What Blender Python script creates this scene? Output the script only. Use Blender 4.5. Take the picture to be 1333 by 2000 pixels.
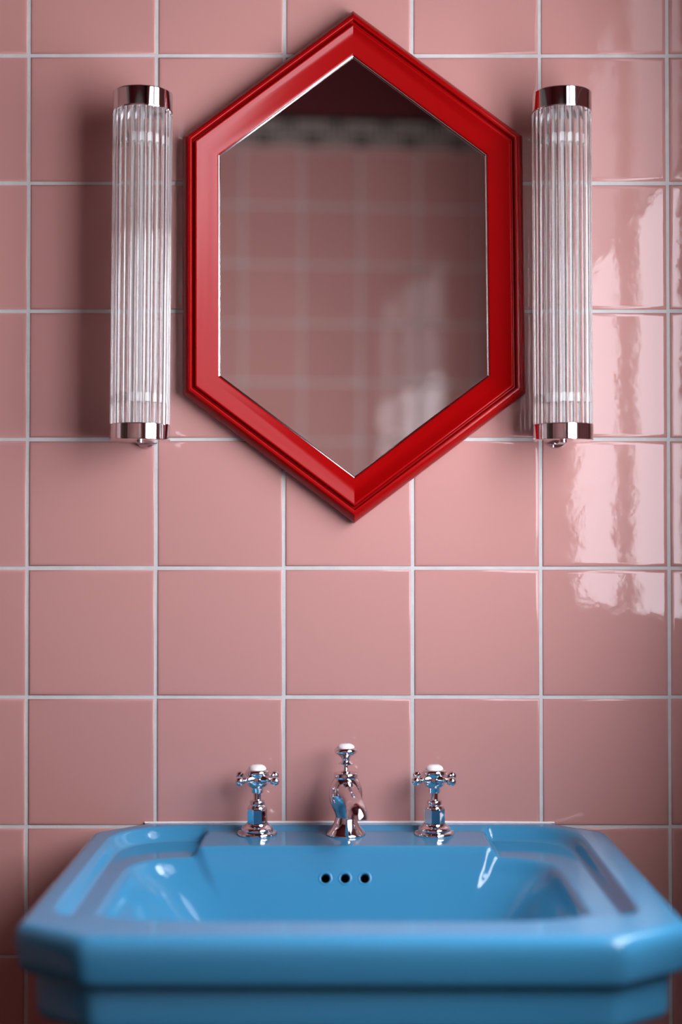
import bpy, bmesh, math, random
from mathutils import Vector, Matrix
random.seed(7)
for o in list(bpy.data.objects):
    bpy.data.objects.remove(o, do_unlink=True)
S = bpy.context.scene
COL = S.collection
PI = math.pi
R = math.radians

# ------------------------------------------------------------------ camera
CAM_Y, CAM_Z, TILT, FPX = -1.66, 1.183, R(1.0), 50/36*2000
cd = bpy.data.cameras.new('camera'); cam = bpy.data.objects.new('camera', cd); COL.objects.link(cam)
cd.sensor_fit = 'VERTICAL'; cd.sensor_height = 36; cd.sensor_width = 24; cd.lens = 50
cam.location = (0, CAM_Y, CAM_Z); cam.rotation_euler = (R(90)+TILT, 0, 0)
cd.clip_start = 0.02
cd.dof.use_dof = True; cd.dof.focus_distance = 1.635; cd.dof.aperture_fstop = 1.5
S.camera = cam
S.view_settings.view_transform = 'Standard'; S.view_settings.look = 'None'
S.view_settings.gamma = 1; S.view_settings.use_curve_mapping = False
S.view_settings.exposure = 0.0

# ------------------------------------------------------------------ daylight
PANE_LIGHT, DIMMED_LIGHT, PANE_COL = 14.6, 3.8, (0.93, 0.94, 1.04)      # daylight given off by the frosted panes, upper ones turned down
w = bpy.data.worlds.new('overcast_sky'); S.world = w; w.use_nodes = True
w.node_tree.nodes['Background'].inputs[0].default_value = (.9, .93, 1, 1)
w.node_tree.nodes['Background'].inputs[1].default_value = 1.0

# room measures: tiled wall with the mirror is y = 0, window in the wall to the right
WX = 0.47                      # inner face of right wall
LX = -1.55
WY0, WY1, WZ0, WZ1 = -1.27, -0.27, 1.02, 2.10
DIMMED_Z = 1.70    # window opening; panes above this height dimmed to darken the upper wall
CEIL = 2.60
OPP_Y, OPP_A = -1.98, R(5.5)   # opposite wall and the angle it stands at
try:
    S.cycles.transmission_bounces = 14; S.cycles.glossy_bounces = 8; S.cycles.diffuse_bounces = 5; S.cycles.max_bounces = 16
    S.cycles.transparent_max_bounces = 16
except Exception: pass

# ------------------------------------------------------------------ helpers
def P(u, v, y):
    """point of the plane Y=y seen at photograph pixel u, v"""
    dx, dy = (u-666.5)/FPX, (1000-v)/FPX
    wy = math.cos(TILT)-math.sin(TILT)*dy; wz = math.sin(TILT)+math.cos(TILT)*dy
    k = (y-CAM_Y)/wy
    return Vector((dx*k, y, CAM_Z+wz*k))

def tag(o, label=None, cat=None, group=None, kind=None):
    if label: o['label'] = label
    if cat: o['category'] = cat
    if group: o['group'] = group
    if kind: o['kind'] = kind
    return o
def empty(name, loc, rot=(0, 0, 0)):
    o = bpy.data.objects.new(name, None); COL.objects.link(o); o.location = loc; o.rotation_euler = rot
    o.empty_display_size = 0.02
    return o
def mesh(name, verts, faces, mats, parent=None, smooth=35, mi=None, loc=None):
    me = bpy.data.meshes.new(name); me.from_pydata([tuple(v) for v in verts], [], faces)
    if not isinstance(mats, (list, tuple)): mats = [mats]
    for m in mats: me.materials.append(m)
    if mi: me.polygons.foreach_set('material_index', mi)
    me.validate()
    bm = bmesh.new(); bm.from_mesh(me); bmesh.ops.recalc_face_normals(bm, faces=bm.faces); bm.to_mesh(me); bm.free()
    if smooth:
        me.shade_smooth(); me.set_sharp_from_angle(angle=R(smooth))
    o = bpy.data.objects.new(name, me); COL.objects.link(o)
    if parent: o.parent = parent
    if loc: o.location = loc
    return o

def lathe(prof, n=48, close=True):
    """profile of (radius, height) about Z -> verts, faces"""
    V, F = [], []
    for r, z in prof:
        for i in range(n):
            a = 2*PI*i/n; V.append((r*math.cos(a), r*math.sin(a), z))
    for k in range(len(prof)-1):
        for i in range(n):
            j = (i+1) % n
            F.append((k*n+i, k*n+j, (k+1)*n+j, (k+1)*n+i))
    if close:
        F.append(tuple(range(n-1, -1, -1))); F.append(tuple((len(prof)-1)*n+i for i in range(n)))
    return V, F
def tube(path, radii, n=32, cap=True):
    V, F = [], []
    path = [Vector(p) for p in path]
    up = Vector((0, 0, 1))
    for k, p in enumerate(path):
        t = (path[min(k+1, len(path)-1)]-path[max(k-1, 0)]).normalized()
        if abs(t.dot(up)) > 0.98: a = Vector((1, 0, 0))
        else: a = t.cross(up).normalized()
        if k and a.dot(pa) < 0: a = -a
        if k:
            a = (pa - t*pa.dot(t)).normalized()
        pa = a
        b = t.cross(a)
        for i in range(n):
            q = 2*PI*i/n; V.append(p+(a*math.cos(q)+b*math.sin(q))*radii[k])
    for k in range(len(path)-1):
        for i in range(n):
            j = (i+1) % n; F.append((k*n+i, k*n+j, (k+1)*n+j, (k+1)*n+i))
    if cap:
        F.append(tuple(range(n-1, -1, -1))); F.append(tuple((len(path)-1)*n+i for i in range(n)))
    return V, F
def sphere(c, r, n=24, m=16, sz=1.0):
    prof = []
    for k in range(m+1):
        a = -PI/2+PI*k/m; prof.append((max(r*math.cos(a), 1e-5), r*sz*math.sin(a)))
    V, F = lathe(prof, n)
    return [Vector(v)+Vector(c) for v in V], F
def join(*parts):
    V, F = [], []
    for v, f in parts:
        o = len(V); V += list(v); F += [tuple(i+o for i in q) for q in f]
    return V, F
def box(x0, x1, y0, y1, z0, z1):
    V = [(x, y, z) for z in (z0, z1) for y in (y0, y1) for x in (x0, x1)]
    F = [(0, 2, 3, 1), (4, 5, 7, 6), (0, 1, 5, 4), (2, 6, 7, 3), (0, 4, 6, 2), (1, 3, 7, 5)]
    return V, F
def bevel(o, wd, seg=3):
    m = o.modifiers.new('bevel', 'BEVEL'); m.width = wd; m.segments = seg; m.limit_method = 'ANGLE'
    return o

# ------------------------------------------------------------------ materials
def mat(name, col, rough=0.5, metal=0.0, spec=0.5, ior=1.45, trans=0.0, coat=0.0, coat_r=0.03):
    m = bpy.data.materials.new(name); m.use_nodes = True
    b = m.node_tree.nodes['Principled BSDF']
    b.inputs['Base Color'].default_value = (*col, 1); b.inputs['Roughness'].default_value = rough
    b.inputs['Metallic'].default_value = metal; b.inputs['IOR'].default_value = ior
    b.inputs['Transmission Weight'].default_value = trans
    b.inputs['Specular IOR Level'].default_value = spec
    b.inputs['Coat Weight'].default_value = coat; b.inputs['Coat Roughness'].default_value = coat_r
    return m
def N(m, t, **kw):
    n = m.node_tree.nodes.new(t)
    for k, v in kw.items():
        if k in n.inputs: n.inputs[k].default_value = v
        else: setattr(n, k, v)
    return n
def L(m, a, b): m.node_tree.links.new(a, b)
def add_bump(m, scale, strength, dist, detail=2.0, extra=None):
    b = m.node_tree.nodes['Principled BSDF']
    tcn = N(m, 'ShaderNodeTexCoord'); nz = N(m, 'ShaderNodeTexNoise'); nz.inputs['Scale'].default_value = scale; nz.inputs['Detail'].default_value = detail
    bp = N(m, 'ShaderNodeBump'); bp.inputs['Strength'].default_value = strength; bp.inputs['Distance'].default_value = dist
    L(m, tcn.outputs['Object'], nz.inputs['Vector']); L(m, nz.outputs['Fac'], bp.inputs['Height']); L(m, bp.outputs[0], b.inputs['Normal'])
    if extra:
        nz2 = N(m, 'ShaderNodeTexNoise'); nz2.inputs['Scale'].default_value = extra[0]; nz2.inputs['Detail'].default_value = 1
        bp2 = N(m, 'ShaderNodeBump'); bp2.inputs['Strength'].default_value = extra[1]; bp2.inputs['Distance'].default_value = extra[2]
        L(m, tcn.outputs['Object'], nz2.inputs['Vector']); L(m, nz2.outputs['Fac'], bp2.inputs['Height'])
        L(m, bp2.outputs[0], bp.inputs['Normal'])
    return m
def vary(m, c1, c2, scale, isl=0.0):
    b = m.node_tree.nodes['Principled BSDF']
    tcn = N(m, 'ShaderNodeTexCoord'); nz = N(m, 'ShaderNodeTexNoise'); nz.inputs['Scale'].default_value = scale; nz.inputs['Detail'].default_value = 3
    L(m, tcn.outputs['Object'], nz.inputs['Vector'])
    mx = N(m, 'ShaderNodeMix', data_type='RGBA'); mx.inputs[6].default_value = (*c1, 1); mx.inputs[7].default_value = (*c2, 1)
    if isl:
        g = N(m, 'ShaderNodeNewGeometry'); ma = N(m, 'ShaderNodeMath', operation='MULTIPLY_ADD')
        ma.inputs[1].default_value = isl; L(m, g.outputs['Random Per Island'], ma.inputs[0])
        m2 = N(m, 'ShaderNodeMath', operation='MULTIPLY'); m2.inputs[1].default_value = 1-isl; L(m, nz.outputs['Fac'], m2.inputs[0])
        L(m, m2.outputs[0], ma.inputs[2]); L(m, ma.outputs[0], mx.inputs[0])
    else: L(m, nz.outputs['Fac'], mx.inputs[0])
    L(m, mx.outputs[2], b.inputs['Base Color'])
    return m

TILE = add_bump(mat('pink_glazed_tile', (.55, .27, .25), rough=.05, spec=.26, ior=1.52), 26, .55, .0006, 1.5, extra=(170, .35, .00012))
vary(TILE, (.47, .238, .215), (.52, .264, .238), 3.0, .6)
GROUT = add_bump(mat('pale_grout', (.62, .61, .60), rough=.85), 500, .5, .0006, 3)
vary(GROUT, (.46, .46, .45), (.62, .62, .61), 60)
RED = add_bump(mat('red_satin_paint', (.28, .001, .0015), rough=.24, spec=.26), 260, .25, .00012, 2)
CHROME = mat('polished_chrome', (.72, .70, .72), rough=.04, metal=1)
SILVER = mat('silvered_edge', (.92, .93, .93), rough=.12, metal=1)
MIRROR = mat('mirror_silver', (.86, .87, .85), rough=.0, metal=1)
GLASS = mat('clear_glass_rod', (.98, .985, .98), rough=.0, ior=1.49, trans=1)
FROST = mat('opal_glass_tube', (.80, .79, .77), rough=.35, ior=1.3, trans=.35)
BLUE = add_bump(mat('blue_glazed_ceramic', (.045, .24, .42), rough=.10, spec=.5, ior=1.52), 14, .25, .0008, 1)
PORC = mat('white_porcelain', (.85, .84, .82), rough=.12)
INK = mat('dark_lettering', (.05, .05, .06), rough=.5)
BLACK = mat('dark_hole', (.008, .004, .006), rough=.6)
WHITE = mat('white_gloss_paint', (.80, .77, .70), rough=.3)
DARKRED = add_bump(mat('dark_red_wall_paint', (.085, .006, .008), rough=.6), 300, .2, .0003)
FLOORT = mat('dark_floor_tile', (.03, .018, .015), rough=.35)
SEAL = mat('white_sealant', (.82, .76, .74), rough=.3)
BORDER = add_bump(mat('cream_border_tile', (.34, .29, .26), rough=.15), 30, .4, .0005)
KEY = mat('dark_green_border_pattern', (.022, .03, .024), rough=.2)

# frosted window panes, glowing as daylight; upper ones dimmed to darken the wall top
def frosted(name, k):
    m = mat(name, (.8, .8, .8), rough=.3); b_ = m.node_tree.nodes['Principled BSDF']
    b_.inputs['Emission Color'].default_value = (*PANE_COL, 1); b_.inputs['Emission Strength'].default_value = k
    return m
PANE = frosted('frosted_daylit_glass', PANE_LIGHT); DIMMED_PANE = frosted('dimmed_daylit_glass', DIMMED_LIGHT)

# ------------------------------------------------------------------ tiled walls
def tiled(name, origin, ud, u0, u1, v0, v1, ul, vl, pitch_u, pitch_v, nrm, hole=None, seed=1, tilt=.0016):
    """wall of glazed tiles on a grout bed. ul, vl: one grout line in u and in v; hole=(u0,u1,v0,v1) left open"""
    rnd = random.Random(seed)
    ud = Vector(ud).normalized(); nrm = Vector(nrm).normalized(); zd = Vector((0, 0, 1)); origin = Vector(origin)
    V, F, M = [], [], []
    def pt(u, v, h): return origin+ud*u+zd*v+nrm*h
    def lines(a, b, l0, p):
        k = math.ceil((a-l0)/p-1e-6); r = []
        while l0+k*p < b-1e-6:
            r.append(l0+k*p); k += 1
        return r
    us = [u0]+[x for x in lines(u0, u1, ul, pitch_u) if x-u0 > .01 and u1-x > .01]+[u1]
    vs = [v0]+[x for x in lines(v0, v1, vl, pitch_v) if x-v0 > .01 and v1-x > .01]+[v1]
    # grout bed, around the hole
    def quad(a, b, c, d):
        k = len(V); V.extend([pt(a, c, 0), pt(b, c, 0), pt(b, d, 0), pt(a, d, 0)]); F.append((k, k+1, k+2, k+3)); M.append(1)
    if hole:
        h = hole
        for q in ((u0, h[0], v0, v1), (h[1], u1, v0, v1), (h[0], h[1], v0, h[2]), (h[0], h[1], h[3], v1)):
            quad(*q)
    else: quad(u0, u1, v0, v1)
    G = .0021
    rings = ((0, -.001), (0, .0003), (.0004, .0008), (.0011, .0012), (.0022, .00145), (.0045, .0015))
    def tile(a, b, c, d):
        if b-a < .012 or d-c < .012: return
        tu, tv, th = rnd.gauss(0, tilt), rnd.gauss(0, tilt), rnd.uniform(-.0001, .0002)
        ja, jb, jc, jd = [rnd.uniform(-.0003, .0003) for _ in range(4)]
        a += ja; b += jb; c += jc; d += jd
        mu, mv = (a+b)/2, (c+d)/2; k = len(V)
        for ins, h in rings:
            for (x, y) in ((a+ins, c+ins), (b-ins, c+ins), (b-ins, d-ins), (a+ins, d-ins)):
                V.append(pt(x, y, h+th+(x-mu)*tu+(y-mv)*tv))
        for r in range(len(rings)-1):
            for i in range(4):
                j = (i+1) % 4; F.append((k+r*4+i, k+r*4+j, k+r*4+4+j, k+r*4+4+i)); M.append(0)
        q = k+(len(rings)-1)*4; F.append((q, q+1, q+2, q+3)); M.append(0)
    for i in range(len(us)-1):
        for j in range(len(vs)-1):
            a, b, c, d = us[i]+G, us[i+1]-G, vs[j]+G, vs[j+1]-G
            if hole:
                h = hole
                if b > h[0] and a < h[1] and d > h[2] and c < h[3]:
                    # cut the tile at the opening
                    parts = []
                    if a < h[0]: parts.append((a, h[0]-G, c, d))
                    if b > h[1]: parts.append((h[1]+G, b, c, d))
                    aa, bb = max(a, h[0]), min(b, h[1])
                    if c < h[2]: parts.append((aa, bb, c, h[2]-G))
                    if d > h[3]: parts.append((aa, bb, h[3]+G, d))
                    for q in parts: tile(*q)
                    continue
            tile(a, b, c, d)
    # no recalc here: orient every face to nrm
    me = bpy.data.meshes.new(name); me.from_pydata([tuple(v) for v in V], [], F)
    me.materials.append(TILE); me.materials.append(GROUT); me.polygons.foreach_set('material_index', M)
    bm = bmesh.new(); bm.from_mesh(me)
    for f in bm.faces:
        f.normal_update()
        if f.normal.dot(nrm) < -1e-4: f.normal_flip()
    bm.to_mesh(me); bm.free()
    me.shade_smooth(); me.set_sharp_from_angle(angle=R(50))
    o = bpy.data.objects.new(name, me); COL.objects.link(o)
    return tag(o, kind='structure')

BT = 2.169      # top of tiling, where the patterned border starts
tiled('wall_back', (0, 0, 0), (1, 0, 0), LX, WX, 0, BT, -.0664, 1.1466, .1498, .1502, (0, -1, 0), seed=3)
# opposite wall, standing a few degrees off parallel: its right end is further away
oc = Vector((.03, OPP_Y, 0)); od = Vector((math.cos(OPP_A), -math.sin(OPP_A), 0)); on = Vector((math.sin(OPP_A), math.cos(OPP_A), 0))
uL = (LX-.03)/od.x; uR = (WX-.03)/od.x
tiled('wall_front', oc, od, uL, uR, 0, BT, .02, 2.025, .15, .15, on, seed=5)
yL, yR = OPP_Y-od.y*0+uL*od.y, OPP_Y+uR*od.y
tiled('wall_right', (WX, 0, 0), (0, 1, 0), yR, 0, 0, BT, -.05, 1.1466, .15, .1502, (-1, 0, 0), hole=(WY0, WY1, WZ0, WZ1), seed=8)
tiled('wall_left', (LX, 0, 0), (0, 1, 0), yL, 0, 0, BT, -.05, 1.1466, .15, .1502, (1, 0, 0), hole=(-1.72, -.62, 0, 2.04), seed=9)

# solid masonry behind the tiles and dark red paint above them
def slab(name, a, b, z0, z1, th, m, nrm):
    a, b, n = Vector(a), Vector(b), Vector(nrm).normalized()
    V = []
    for z in (z0, z1):
        for p in (a, b, b-n*th, a-n*th): V.append((p.x, p.y, z))
    F = [(0, 1, 2, 3), (4, 7, 6, 5), (0, 4, 5, 1), (1, 5, 6, 2), (2, 6, 7, 3), (3, 7, 4, 0)]
    return tag(mesh(name, V, F, m, smooth=None), kind='structure')
e_ = .0012
slab('wall_back_masonry', (LX-.2, e_, 0), (WX+.2, e_, 0), 0, CEIL, .15, DARKRED, (0, -1, 0))
slab('wall_left_masonry', (LX-e_, yL-.2, 0), (LX-e_, .1, 0), 0, CEIL, .15, DARKRED, (1, 0, 0))
pf0, pf1 = oc+od*(uL-.2)-on*e_, oc+od*(uR+.2)-on*e_
slab('wall_front_masonry', pf0, pf1, 0, CEIL, .15, DARKRED, on)
# right wall masonry with the opening in it
T = .06
parts = [box(WX+e_, WX+T, yR-.2, WY0, 0, CEIL), box(WX+e_, WX+T, WY1, .1, 0, CEIL),
         box(WX+e_, WX+T, WY0, WY1, 0, WZ0), box(WX+e_, WX+T, WY0, WY1, WZ1, CEIL)]
V, F = join(*parts); tag(mesh('wall_right_masonry', V, F, DARKRED, smooth=None), kind='structure')
V, F = box(LX-.2, WX+.2, yR-.3, .15, CEIL, CEIL+.1); tag(mesh('ceiling', V, F, DARKRED, smooth=None), kind='structure')
V, F = box(LX-.2, WX+.2, yR-.3, .15, -.1, 0); tag(mesh('floor', V, F, FLOORT, smooth=None), kind='structure')

# dark door in the left wall
WOOD = vary(mat('dark_stained_wood', (.05, .025, .018), rough=.35), (.03, .015, .011), (.06, .03, .02), 8)
dr = empty('door_1', (LX, -1.17, 0)); tag(dr, kind='structure')
V, F = join(box(-.02, .025, -.55, -.47, 0, 2.04), box(-.02, .025, .47, .55, 0, 2.04), box(-.02, .025, -.47, .47, 1.96, 2.04)); bevel(mesh('door_frame', V, F, WOOD, dr, smooth=None), .003)
V, F = join(box(-.015, .008, -.468, .468, .004, 1.958), *[box(.006, .014, a, b, c, d) for a, b in ((-.468, -.34), (-.06, .06), (.34, .468)) for c, d in ((.004, 1.958),)], *[box(.006, .014, -.34, .34, c, d) for c, d in ((.004, .2), (.95, 1.1), (1.82, 1.958))])
mesh('door_leaf', V, F, WOOD, dr, smooth=None)
V, F = lathe([(.010, 0), (.012, .002), (.008, .006), (.007, .03), (.020, .036), (.026, .048), (.022, .060), (.002, .064)], 32)
mesh('door_knob', [(z+.014, y+.41, x+1.02) for x, y, z in V], F, CHROME, dr)

# patterned border tiles round the top of the opposite wall
def border(name, origin, ud, u0, u1, nrm):
    ud, nrm, origin = Vector(ud), Vector(nrm), Vector(origin)
    V, F, M = [], [], []
    def b(a, c, z0, z1, h, mi):
        k = len(V)
        for hh in (0, h):
            for (u, z) in ((a, z0), (c, z0), (c, z1), (a, z1)): V.append(origin+ud*u+Vector((0, 0, z))+nrm*hh)
        for q in ((4, 5, 6, 7), (0, 1, 5, 4), (1, 2, 6, 5), (2, 3, 7, 6), (3, 0, 4, 7)): F.append(tuple(k+i for i in q)); M.append(mi)
    z = BT
    b(u0, u1, z, z+.008, .003, 2); b(u0, u1, z+.008, z+.074, .002, 0); b(u0, u1, z+.074, z+.084, .006, 1)
    p = .125; k0 = math.floor((u0+.24)/p); u = -.24+k0*p+.012
    while u < u1-.14:
        if u > u0+.02:
            # lower key
            for q in ((u-.018, u+.018, z+.010, z+.018), (u-.018, u+.018, z+.040, z+.047), (u-.018, u-.011, z+.010, z+.047), (u+.011, u+.018, z+.010, z+.047), (u-.004, u+.004, z+.022, z+.036)): b(*q, .0028, 1)
            c = u+p/2
            for q in ((c-.019, c-.012, z+.030, z+.074), (c+.012, c+.019, z+.030, z+.074), (c-.004, c+.004, z+.046, z+.074)): b(*q, .0028, 1)
            for q in ((u+.012, c-.014, z+.036, z+.041), (c+.014, u+p-.012, z+.036, z+.041), (u+.012, c-.014, z+.056, z+.060), (c+.014, u+p-.012, z+.056, z+.060), (u-.012, u+.012, z+.056, z+.060), (u+.012, c, z+.018, z+.022), (c, u+p-.012, z+.018, z+.022)): b(*q, .0026, 1)
        u += p
    return tag(mesh(name, V, F, [BORDER, KEY, TILE], smooth=None, mi=M), kind='structure')
border('trim_1', oc, od, uL, uR, on)
border('trim_2', (0, 0, 0), (1, 0, 0), LX, WX, (0, -1, 0))
border('trim_3', (WX, 0, 0), (0, 1, 0), yR, 0, (-1, 0, 0))
border('trim_4', (LX, 0, 0), (0, 1, 0), yL, 0, (1, 0, 0))

# ------------------------------------------------------------------ window in the right wall
wn = empty('window_1', (WX+.10, (WY0+WY1)/2, WZ0)); tag(wn, kind='structure')
def W(name, b, m=WHITE, par=wn, bev=.003):
    V, F = b; V = [Vector(v)-wn.location for v in V]
    o = mesh(name, V, F, m, par, smooth=None)
    if bev: bevel(o, bev)
    return o
X0, X1 = WX-.004, WX+.050
MY0, MY1 = -.685, -.605
V, F = join(box(X0, X1, WY0, WY0+.055, WZ0, WZ1), box(X0, X1, WY1-.04, WY1, WZ0, WZ1),
            box(X0, X1, WY0+.055, WY1-.04, WZ0, WZ0+.05), box(X0, X1, WY0+.055, WY1-.04, WZ1-.05, WZ1))
W('window_frame', (V, F))
W('mullion', box(X0-.010, X1, -.662, -.628, WZ0+.05, WZ1-.05))
W('sash_stile', box(X0+.002, X1-.01, MY0, -.662, WZ0+.05, WZ1-.05)); W('sash_stile', box(X0+.002, X1-.01, -.628, MY1, WZ0+.05, WZ1-.05))
for ya, yb in ((WY0+.055, MY0), (MY1, WY1-.04)):
    W('window_pane', box(X0+.014, X0+.018, ya, yb, WZ0+.05, DIMMED_Z-.006), PANE, bev=0)
    W('dimmed_upper_pane', box(X0+.014, X0+.018, ya, yb, DIMMED_Z+.006, WZ1-.05), DIMMED_PANE, bev=0)  # invented upper panes, glow weakened so the top of the wall falls darker
    W('added_pane_bar', box(X0+.006, X0+.026, ya, yb, DIMMED_Z-.006, DIMMED_Z+.006), bev=.002)  # added bar where the dimmed panes begin
W('window_sill', box(WX-.022, WX+.004, WY0-.0, WY1+.0, WZ0-.0, WZ0+.018))
W('window_reveal', join(box(WX+.001, WX+T, WY0-.0005, WY0+.006, WZ0, WZ1), box(WX+.001, WX+T, WY1-.006, WY1+.0005, WZ0, WZ1), box(WX+.001, WX+T, WY0, WY1, WZ1-.006, WZ1+.0005)), bev=0)

# ------------------------------------------------------------------ mirror
HEX = [(690, 22), (1021, 267), (1027, 769), (692.5, 1022), (357, 770), (357, 268)]
hx = [P(u, v, -.012) for u, v in HEX]
mc = Vector((sum(p.x for p in hx)/6, 0, sum(p.z for p in hx)/6))
pts = [Vector((p.x-mc.x, p.z-mc.z)) for p in hx]
def inset(poly, d):
    n = len(poly); lines = []
    for i in range(n):
        a, b = poly[i], poly[(i+1) % n]; t = (b-a).normalized(); nn = Vector((t.y, -t.x))
        if nn.dot(-a) < 0: nn = -nn          # points inward (centre is the origin)
        lines.append((a+nn*d, t))
    r = []
    for i in range(n):
        (p, t), (q, s) = lines[i-1], lines[i]
        den = t.x*s.y-t.y*s.x; k = ((q.x-p.x)*s.y-(q.y-p.y)*s.x)/den
        r.append(p+t*k)
    return r
mr_ = empty('wall_mirror', (mc.x, 0, mc.z))
tag(mr_, 'hexagonal wall mirror in a moulded bright red frame above the blue basin', 'mirror')
prof = [(.004, .0015), (.0005, .0022), (0, .0045), (0, .0120), (.0006, .0150), (.0020, .0190), (.0042, .0228), (.0062, .0252), (.0072, .0262), (.0080, .0268),
        (.0090, .0271), (.0108, .0271), (.0116, .0267), (.0120, .0250), (.0122, .0222), (.0128, .0208), (.0140, .0204), (.0150, .0210), (.0155, .0240), (.0158, .0256), (.0165, .0263),
        (.0174, .0263), (.0184, .0258), (.0200, .0248), (.0270, .0214), (.0340, .0183), (.0400, .0160), (.0412, .0153), (.0417, .0146), (.0419, .0095)]
def hexloft(prof, closed_back=False):
    V, F = [], []
    for d, h in prof:
        for p in inset(pts, d): V.append((p.x, -h, p.y))
    for k in range(len(prof)-1):
        for i in range(6):
            j = (i+1) % 6; F.append((k*6+i, k*6+j, k*6+6+j, k*6+6+i))
    if closed_back:
        k = len(prof)-1
        for i in range(6):
            j = (i+1) % 6; F.append((k*6+i, k*6+j, j, i))
    return V, F
V, F = hexloft(prof+[(.0419, .0015)], True)
fo = mesh('frame', V, F, RED, mr_, smooth=28)
bevel(fo, .0003, 2); fo.modifiers['bevel'].angle_limit = R(40)
V, F = hexloft([(.0421, .0030), (.0421, .0120), (.0427, .0118), (.0438, .0108), (.0440, .0108), (.0440, .0030)], True)
ed = mesh('glass_edge', V, F, SILVER, mr_, smooth=None); ed['label'] = 'bright polished edge of the mirror glass'
gp = inset(pts, .0440); V = [(p.x, -.0105, p.y) for p in gp]+[(p.x, -.0060, p.y) for p in gp]
F = [tuple(range(6)), tuple(range(11, 5, -1))]+[(i, (i+1) % 6, (i+1) % 6+6, i+6) for i in range(6)]
mesh('mirror_glass', V, F, MIRROR, mr_, smooth=None)

# ------------------------------------------------------------------ wall lights
def sconce(top, bot, y, label):
    pt_, pb = P(top[0], top[1], y-.034), P(bot[0], bot[1], y-.034)
    L_ = (pt_-pb).length
    lean = math.atan2(pt_.x-pb.x, pt_.z-pb.z)
    root = empty('wall_light', (pb.x, y, pb.z), (0, lean, 0))
    tag(root, label, 'wall light', 'glass rod wall lights beside the mirror')
    HT, HB, RC = .0225, .0185, .0340
    def cap(z0, h, flip, name):
        pr = [(.0285, 0), (.0322, 0), (.0329, 0), (.0337, .0003), (RC, .0010), (RC, .0014), (RC, .0019), (RC, h-.0019), (RC, h-.0014), (RC, h-.0010), (.0337, h-.0003), (.0329, h), (.0322, h), (.006, h)]
        if flip: pr = [(r, h-z) for r, z in pr]
        # open cup: inner wall
        pr2 = [(.0285, 0), (.0285, h-.004), (.004, h-.004)] if not flip else [(.0285, h), (.0285, .004), (.004, .004)]
        V, F = lathe(pr2[::-1]+pr, 96, close=False)
        n = 96; F.append(tuple(range(n))); F.append(tuple((len(pr)+len(pr2)-1)*n+i for i in range(n)))
        return mesh(name, [(a, b, c+z0) for a, b, c in V], F, CHROME, root, smooth=30)
    cap(L_-HT, HT, False, 'top_cap')
    cap(0, HB, True, 'bottom_cap')
    # socket plates inside the caps that hold the rods
    V, F = lathe([(.003, L_-HT+.004), (.0285, L_-HT+.004), (.0285, L_-HT+.006), (.003, L_-HT+.006)], 64); mesh('rod_plate', V, F, CHROME, root)
    V, F = lathe([(.003, HB-.006), (.0285, HB-.006), (.0285, HB-.004), (.003, HB-.004)], 64); mesh('rod_plate', V, F, CHROME, root)
    nr, rr, rc = 24, .0036, .0298
    z0, z1 = HB-.008, L_-HT+.010
    V, F = lathe([(rr-.0003, z0), (rr, z0+.0004), (rr, z1-.0004), (rr-.0003, z1)], 28)
    first = None
    for i in range(nr):
        a = 2*PI*(i+.5)/nr
        if first is None:
            first = mesh('glass_rod', V, F, GLASS, root); o = first
        else:
            o = first.copy(); COL.objects.link(o); o.parent = root
        o.location = (rc*math.cos(a), rc*math.sin(a), 0)
    # lamp tube with pale end collars
    V, F = lathe([(.0088, HB-.004), (.0090, HB), (.0090, L_-HT), (.0088, L_-HT+.004)], 40); mesh('lamp_tube', V, F, FROST, root)
    for zc in (HB+.030, L_-HT-.030):
        V, F = lathe([(.0092, zc-.005), (.0165, zc-.005), (.0168, zc-.0045), (.0168, zc+.0045), (.0165, zc+.005), (.0092, zc+.005)], 48)
        mesh('lamp_collar', V, F, PORC, root)
    # finial screw under the lower cap
    V, F = lathe([(.0035, .0), (.0042, .0), (.0046, -.0004), (.0046, -.0018), (.0042, -.0022), (.001, -.0022)], 32); o = mesh('finial_screw', V, F, CHROME, root)
    # arms that carry the caps off the wall
    for zc in (.0095, L_-.012):
        yy = -y
        V, F = tube([(0, .0335, zc), (0, yy-.006, zc)], [.0075, .0075], 24)
        V2, F2 = tube([(0, yy-.0065, zc), (0, yy-.002, zc)], [.014, .015], 32)
        V, F = join((V, F), (V2, F2)); mesh('wall_arm', V, F, CHROME, root)
    return root
sconce((271, 164.5), (264.5, 857), -.058, 'chrome and clear glass rod wall light left of the red mirror')
sconce((1106.5, 165.5), (1110, 857), -.058, 'chrome and clear glass rod wall light right of the red mirror')

# ------------------------------------------------------------------ basin
RIM = .851
CX, CYB = .0100, -.255
bs = empty('wash_basin', (CX, 0, RIM)); tag(bs, 'pale blue glazed ceramic pedestal wash basin with octagonal rim', 'basin')
NA = 720
hw, yf = .2910, -.476
c_side = hw*1.0
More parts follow.
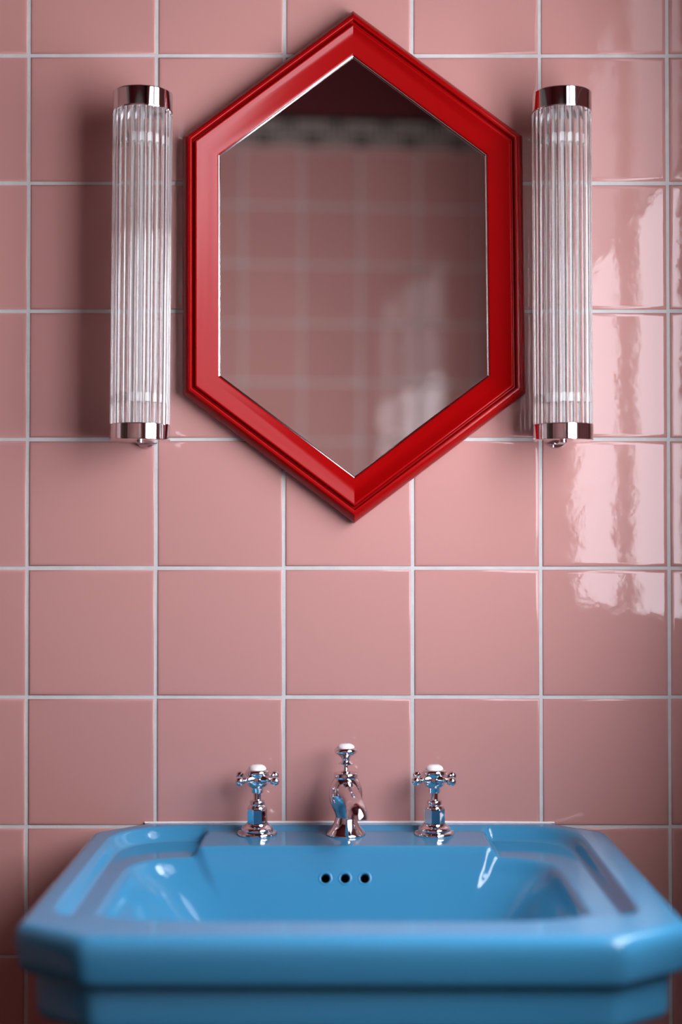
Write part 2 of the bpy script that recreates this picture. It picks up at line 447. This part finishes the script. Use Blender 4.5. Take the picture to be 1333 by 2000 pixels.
# half planes n.p <= c, in coordinates relative to the basin centre x and wall y
def planes():
    pl = [((1, 0), hw), ((-1, 0), hw), ((0, -1), -yf), ((0, 1), -.0)]
    # front chamfers through (hw, -.430) and (.226, yf)
    a, b = Vector((hw, -.430)), Vector((.226, yf)); t = (b-a).normalized(); n = Vector((-t.y, t.x))
    if n.dot(a-Vector((0, CYB))) < 0: n = -n
    pl += [((n.x, n.y), n.dot(a)), ((-n.x, n.y), n.dot(a))]
    a, b = Vector((hw, -.050)), Vector((.238, 0)); t = (b-a).normalized(); n = Vector((-t.y, t.x))
    if n.dot(a-Vector((0, CYB))) < 0: n = -n
    pl += [((n.x, n.y), n.dot(a)), ((-n.x, n.y), n.dot(a))]
    return pl
PL = planes()
def ray(pl, th, p, d=0.0, backfix=True):
    dx, dy = math.cos(th), math.sin(th); s = 0
    for (n, c) in pl:
        dd = d
        if n == (0, 1) and backfix: dd = max(0.0, 0*d)+.0025
        den = n[0]*dx+n[1]*dy
        if den > 1e-9:
            s += (den/(c-dd-n[1]*CYB))**p
    return s**(-1/p)
LIP = [((1, 0), .2225), ((-1, 0), .2385), ((0, -1), .428), ((0, 1), -.107)]
def outer(th, d, p=150): 
    r = ray(PL, th, p, d); return Vector((r*math.cos(th), CYB+r*math.sin(th)))
def lip(th, d=0.0):
    r = ray(LIP, th, 6.5, d, False); return Vector((r*math.cos(th), CYB+r*math.sin(th)))
def ss(a, b, x):
    t = max(0, min(1, (x-a)/(b-a))); return t*t*(3-2*t)
def sdf_planes(pl, x, y, p=40):
    # distance inside the outline (smooth enough)
    return min(c-(n[0]*x+n[1]*y) for n, c in pl)
PW = .160
def topz(x, y):
    """height of the upper surface between rim and bowl"""
    # smooth inner distance, excluding the wall side which has its own width
    ds = [c-(n[0]*x+n[1]*y) for n, c in PL if n != (0, 1) and n[1] >= -1e-6 and not (n[1] > .2)]
    ch = [c-(n[0]*x+n[1]*y) for n, c in PL if n[1] > .2 and n != (0, 1)]
    k = 90.0
    vals = [ds_-.031-(.005 if x > 0 else -.005)*min(1, abs(x)/.1) for ds_ in ds]+[c_-.024 for c_ in ch]+[(-y)-.020, (y+.402)]
    m = -math.log(sum(math.exp(-k*v) for v in vals))/k
    rec = ss(-.004, .009, m)                      # recess beyond the raised outer rim
    plat = 1-ss(PW-.003, PW+.007, abs(x+.005))         # tap platform at the back
    plat *= ss(-.30, -.26, y)
    depth = .0155*(1-plat)+.0040*plat
    return -depth*rec
# (t = share of the way from rim to lip)
V, F = [], []
rings = []
def ring(f):
    k = len(V)
    for i in range(NA):
        V.append(f(2*PI*i/NA))
    rings.append(k)
def side(d, z):
    def f(th):
        q = outer(th, d); return (q.x, q.y, z)
    ring(f)
# pedestal opening underneath, underside, bands, rim
def scaled(s, z, d=.03):
    def f(th):
        q = outer(th, d); c = Vector((0, -.20)); q = c+(q-c)*s; return (q.x, min(q.y, -.0025), z)
    ring(f)
scaled(.10, -.215); scaled(.30, -.212); scaled(.42, -.200); scaled(.55, -.180); scaled(.74, -.145); scaled(.90, -.108); scaled(.97, -.092)
side(.024, -.086); side(.0195, -.0835); side(.0172, -.0805); side(.0165, -.076); side(.0160, -.062); side(.0155, -.0505); side(.0155, -.0470)
side(.0150, -.0448); side(.0125, -.0436); side(.0085, -.0432); side(.0055, -.0424); side(.0035, -.0405); side(.0022, -.037)
side(.0008, -.029); side(-.0006, -.021); side(-.0012, -.013); side(-.0007, -.0085); side(.0006, -.0050); side(.0026, -.0025); side(.0050, -.0010); side(.0080, -.0003); side(.0110, 0)
NT = 62
for k in range(1, NT+1):
    t = k/NT
    def f(th, t=t):
        a, b = outer(th, .0110), lip(th)
        q = a+(b-a)*t
        return (q.x, q.y, topz(q.x, q.y)*ss(0, .05, t))
    ring(f)
BP = [(.988, -.0010), (.976, -.0036), (.966, -.0072), (.957, -.0115), (.947, -.0165), (.935, -.022), (.915, -.029), (.892, -.037), (.865, -.046), (.83, -.057), (.79, -.068), (.74, -.080),
      (.67, -.093), (.58, -.104), (.47, -.112), (.34, -.118), (.22, -.1215), (.14, -.1235), (.12, -.1255), (.115, -.131), (.05, -.132)]
for s, z in BP:
    def f(th, s=s, z=z):
        b = lip(th); zl = topz(b.x, b.y); q = Vector((0, CYB))+(b-Vector((0, CYB)))*s
        return (q.x, q.y, z+zl*(1-ss(0, .06, -z)))
    ring(f)
for a, b in zip(rings[:-1], rings[1:]):
    for i in range(NA):
        j = (i+1) % NA; F.append((a+i, a+j, b+j, b+i))
F.append(tuple(rings[0]+i for i in range(NA-1, -1, -1))); F.append(tuple(rings[-1]+i for i in range(NA)))
bowl = mesh('basin_bowl', V, F, [BLUE, BLACK], bs, smooth=60)
# overflow holes: bored through the back of the bowl
hy = None
holes = []
for u in (636, 674.5, 713):
    # where the line of sight meets the back wall of the bowl
    lo = None
    for yy in [ -.100-.0005*i for i in range(120)]:
        q = P(u, 1715.5, yy)
        # wall of the bowl at this height
        zr = q.z-RIM; s_ = None
        for (s0, z0), (s1, z1) in zip(BP[:-1], BP[1:]):
            zz0, zz1 = z0-.004*(1-ss(0, .06, -z0)), z1-.004*(1-ss(0, .06, -z1))
            if zz1 <= zr <= zz0:
                s_ = s0+(s1-s0)*(zr-zz0)/(zz1-zz0); sl = (s1-s0)*.148/(zz1-zz0)
        if s_ is None: continue
        yw = CYB+.148*s_
        if yy <= yw: lo = (q, sl); break
    if lo is None: lo = (P(u, 1715.5, -.125), .3)
    holes.append(lo)
for q, sl in holes:
    nrm = Vector((0, -1, abs(sl))).normalized()          # faces forward and up
    ax = -nrm
    c = Vector((q.x-CX, q.y, q.z-RIM))
    V, F = tube([c-ax*.004, c+ax*.028], [.0050, .0050], 40)
    cut = mesh('cutter', V, F, BLACK, None, smooth=None); cut.location = bs.location
    m = bowl.modifiers.new('hole', 'BOOLEAN'); m.object = cut; m.operation = 'DIFFERENCE'; m.solver = 'EXACT'
    try: m.material_mode = 'TRANSFER'
    except Exception: pass
bpy.context.view_layer.update()
dg = bpy.context.evaluated_depsgraph_get()
nm = bpy.data.meshes.new_from_object(bowl.evaluated_get(dg), preserve_all_data_layers=True, depsgraph=dg)
bowl.modifiers.clear(); bowl.data = nm
for o in [o for o in bpy.data.objects if o.name.startswith('cutter')]: bpy.data.objects.remove(o, do_unlink=True)
for q, sl in holes:
    nrm = Vector((0, -1, abs(sl))).normalized(); c = Vector((q.x-CX, q.y, q.z-RIM))
    a = Vector((1, 0, 0)); b = nrm.cross(a); V, F = [], []
    pr = [(.0046, -.0035), (.0047, -.0012), (.0051, -.0001), (.0058, .0005), (.0068, .0003), (.0078, -.0003), (.0084, -.0009)]
    n = 40
    for r, h in pr:
        for i in range(n):
            t = 2*PI*i/n; V.append(c+nrm*h+(a*math.cos(t)+b*math.sin(t))*r)
    for k in range(len(pr)-1):
        for i in range(n):
            j = (i+1) % n; F.append((k*n+i, k*n+j, k*n+n+j, k*n+n+i))
    mesh('overflow_hole', V, F, BLUE, bs, smooth=60)
# sealant bead where rim meets tiles
V, F = tube([(-.238, -.0030, .0002), (-.10, -.0028, .0006), (.10, -.0028, .0006), (.238, -.0030, .0002)], [.0013, .0017, .0017, .0013], 12)
sb = mesh('sealant_bead', V, F, SEAL, bs, smooth=60); sb['label'] = 'white sealant bead along the tiles'
# waste
V, F = lathe([(.012, -.1318), (.021, -.1318), (.0215, -.1308), (.0205, -.1298), (.015, -.1285), (.004, -.1275)], 48)
wq = mesh('waste_plug', [(x, y+CYB, z) for x, y, z in V], F, CHROME, bs)
# pedestal
V, F = [], []
prof_p = [(.105, .098, 0.0), (.105, .098, .03), (.098, .090, .045), (.088, .080, .07), (.076, .068, .20), (.070, .062, .42), (.074, .066, .54), (.090, .082, .61), (.100, .092, .652)]
n = 64
for a, b, z in prof_p:
    for i in range(n):
        t = 2*PI*i/n; c, s = math.cos(t), math.sin(t); p_ = 5
        r = (abs(c/a)**p_+abs(s/b)**p_)**(-1/p_); V.append((r*c, -.17+r*s, z-RIM))
for k in range(len(prof_p)-1):
    for i in range(n):
        j = (i+1) % n; F.append((k*n+i, k*n+j, k*n+n+j, k*n+n+i))
F.append(tuple(range(n-1, -1, -1))); F.append(tuple((len(prof_p)-1)*n+i for i in range(n)))
mesh('pedestal', V, F, BLUE, bs, smooth=40)

# ------------------------------------------------------------------ taps
DECK = RIM-.0040
def pillar_tap(x, y, rot, label):
    root = empty('basin_tap', (x, y, DECK)); tag(root, label, 'tap', 'cross head taps on the basin')
    V, F = lathe([(.0222, 0), (.0226, .0006), (.0226, .0022), (.0218, .0034), (.0190, .0042), (.0180, .0048), (.0182, .0062), (.0176, .0080), (.0160, .0092), (.0138, .0104), (.0126, .0122), (.0124, .0130)], 64)
    mesh('base_flange', V, F, CHROME, root, smooth=40)
    # eight sided bonnet
    V, F = lathe([(.0115, .0128), (.0122, .0134), (.0122, .0290), (.0116, .0302)], 8)
    V = [(Matrix.Rotation(R(22.5+4), 3, 'Z') @ Vector(v)) for v in V]
    o = mesh('bonnet', V, F, CHROME, root, smooth=None); bevel(o, .0005, 2)
    V, F = lathe([(.0108, .0298), (.0106, .0312), (.0096, .0328), (.0082, .0338), (.0082, .0344), (.0085, .0348), (.0085, .0376), (.0080, .0384), (.0050, .0386), (.0046, .0392), (.0044, .0400), (.0044, .0500)], 48)
    mesh('spindle_collar', V, F, CHROME, root, smooth=35)
    hd = empty('tap_handle', (0, 0, .050), (0, 0, rot)); hd.parent = root
    V, F = lathe([(.0045, -.0030), (.0064, -.0028), (.0067, -.0022), (.0067, .0024), (.0070, .0031), (.0086, .0035), (.0110, .0052), (.0121, .0080), (.0124, .0112), (.0121, .0140), (.0118, .0150), (.0123, .0162), (.0133, .0180), (.0137, .0200), (.0133, .0218), (.0120, .0231), (.0102, .0235), (.0050, .0233)], 64)
    hub = mesh('handle_hub', V, F, CHROME, hd, smooth=50)
    for k in range(4):
        a = PI/4+k*PI/2; d = Vector((math.cos(a), math.sin(a), 0)); z = Vector((0, 0, .0132))
        ps = [.0095, .0135, .0165, .0200, .0220, .0232]; rs = [.0062, .0048, .0034, .0030, .0036, .0040]
        V, F = tube([d*p+z for p in ps], rs, 24)
        V2, F2 = sphere(d*.0280+z, .0051, 28, 18)
        V, F = join((V, F), (V2, F2)); mesh('handle_arm', V, F, CHROME, hd, smooth=60)
    V, F = lathe([(.0098, .0228), (.0100, .0240), (.0095, .0256), (.0078, .0274), (.0050, .0287), (.0010, .0291)], 48)
    o = mesh('porcelain_disc', V, F, PORC, hd, smooth=60); o['label'] = 'white porcelain disc'
    return root, hd
tl, th1 = pillar_tap(P(503, 1633, -.047).x, -.048, R(3), 'chrome cross head tap on the basin left of the spout')
tr_, th2 = pillar_tap(P(849, 1633, -.047).x, -.048, R(-5), 'chrome cross head tap on the basin right of the spout')
def lettering_on(hd, r0, z0):
    o = [c for c in hd.children if c.name.startswith('porcelain')][0]
    V, F = [], []
    for i, uu in enumerate([-.0048, -.0032, -.0016, 0, .0016, .0032, .0048]):
        rr2 = math.sqrt(max(0, 1-(uu/r0)**2)); yy = -.0012*rr2
        zc = z0-.0024*((uu*uu+yy*yy)/(r0*r0))*1.25
        h = .0011; wd = .00035
        strokes = [(-.00045, -.00045+wd, -h, h), (.00045-wd, .00045, -h, h)] if i % 2 == 0 else [(-.00045, -.00045+wd, -h, h), (-.00045, .00045, h-.0004, h), (-.00045, .00045, -h, -h+.0004)]
        for a, b, c, d in strokes:
            k = len(V)
            for zz in (-.0003, .00022):
                for (p, q) in ((a, c), (b, c), (b, d), (a, d)): V.append((uu+p, yy+q, zc+zz))
            for f in ((4, 5, 6, 7), (0, 1, 5, 4), (1, 2, 6, 5), (2, 3, 7, 6), (3, 0, 4, 7)): F.append(tuple(k+i2 for i2 in f))
    return V, F, o
for hd, rot in ((th1, R(3)), (th2, R(-5))):
    V, F, disc = lettering_on(hd, .0102, .0290)
    V = [Matrix.Rotation(-rot, 3, 'Z') @ Vector(v) for v in V]
    lm = mesh('lettering', V, F, INK, None, smooth=None); lm.parent = hd; lm['label'] = 'tiny dark lettering'

# centre spout with pop-up knob
sx = P(676, 1633, -.047).x
sp_ = empty('basin_spout', (sx, -.048, DECK)); tag(sp_, 'chrome baluster spout with white topped pull knob between the two taps', 'spout')
V, F = lathe([(.0222, 0), (.0226, .0006), (.0224, .0018), (.0210, .0034), (.0184, .0060), (.0158, .0094), (.0136, .0135), (.0122, .0175), (.0116, .0200)], 64)
mesh('base_flange', V, F, CHROME, sp_, smooth=60)
V, F = lathe([(.0114, .0195), (.0119, .0225), (.0134, .0265), (.0156, .0310), (.0176, .0360), (.0188, .0410), (.0191, .0455), (.0187, .0505), (.0174, .0555), (.0156, .0598), (.0138, .0626), (.0132, .0634), (.0136, .0640), (.0137, .0650), (.0137, .0690), (.0132, .0697), (.0110, .0699), (.0040, .0699)], 64)
mesh('spout_body', V, F, CHROME, sp_, smooth=50)
# spout arm: forward, slightly to the right, end turned down
dirv = Vector((.135, -1, 0)).normalized()
path, rad = [], []
ctrl = [(0.008, .0500, .0125), (.018, .0502, .0118), (.030, .0500, .0108), (.045, .0490, .0102), (.060, .0474, .0102), (.072, .0452, .0106), (.080, .0428, .0111), (.085, .0398, .0114), (.088, .0362, .0114), (.089, .0330, .0112)]
for d, z, r in ctrl:
    path.append(dirv*d+Vector((0, 0, z))); rad.append(r)
# finer path by Catmull-Rom
def smoothpath(path, rad, m=5):
    Pn, Rn = [], []
    for i in range(len(path)-1):
        p0, p1, p2, p3 = path[max(i-1, 0)], path[i], path[i+1], path[min(i+2, len(path)-1)]
        for k in range(m):
            t = k/m
            Pn.append(.5*((2*p1)+(p2-p0)*t+(2*p0-5*p1+4*p2-p3)*t*t+(3*p1-p0-3*p2+p3)*t**3)); Rn.append(rad[i]+(rad[i+1]-rad[i])*t)
    Pn.append(path[-1]); Rn.append(rad[-1]); return Pn, Rn
pp, rr3 = smoothpath(path, rad)
V, F = tube(pp, rr3, 40)
mesh('spout_nozzle', V, F, CHROME, sp_, smooth=60)
V, F = lathe([(.0052, .0697), (.0056, .0712), (.0030, .0720), (.0025, .0726), (.0025, .0782), (.0060, .0786), (.0084, .0792), (.0086, .0800), (.0078, .0808), (.0050, .0822), (.0044, .0836), (.0048, .0856), (.0066, .0880), (.0096, .0900), (.0122, .0916), (.0132, .0934), (.0132, .0950), (.0124, .0968), (.0110, .0978), (.0098, .0980), (.0050, .0978)], 64)
kn = mesh('pull_knob', V, F, CHROME, sp_, smooth=50)
V, F = lathe([(.0096, .0974), (.0098, .0986), (.0092, .1000), (.0070, .1016), (.0042, .1025), (.0008, .1028)], 48)
o = mesh('porcelain_disc', V, F, PORC, kn, smooth=60); o['label'] = 'white porcelain disc'
V, F, disc = lettering_on(type('h', (), {'children': [o]})(), .0096, .1027)
lm = mesh('lettering', V, F, INK, None, smooth=None); lm.parent = kn; lm['label'] = 'tiny dark lettering'
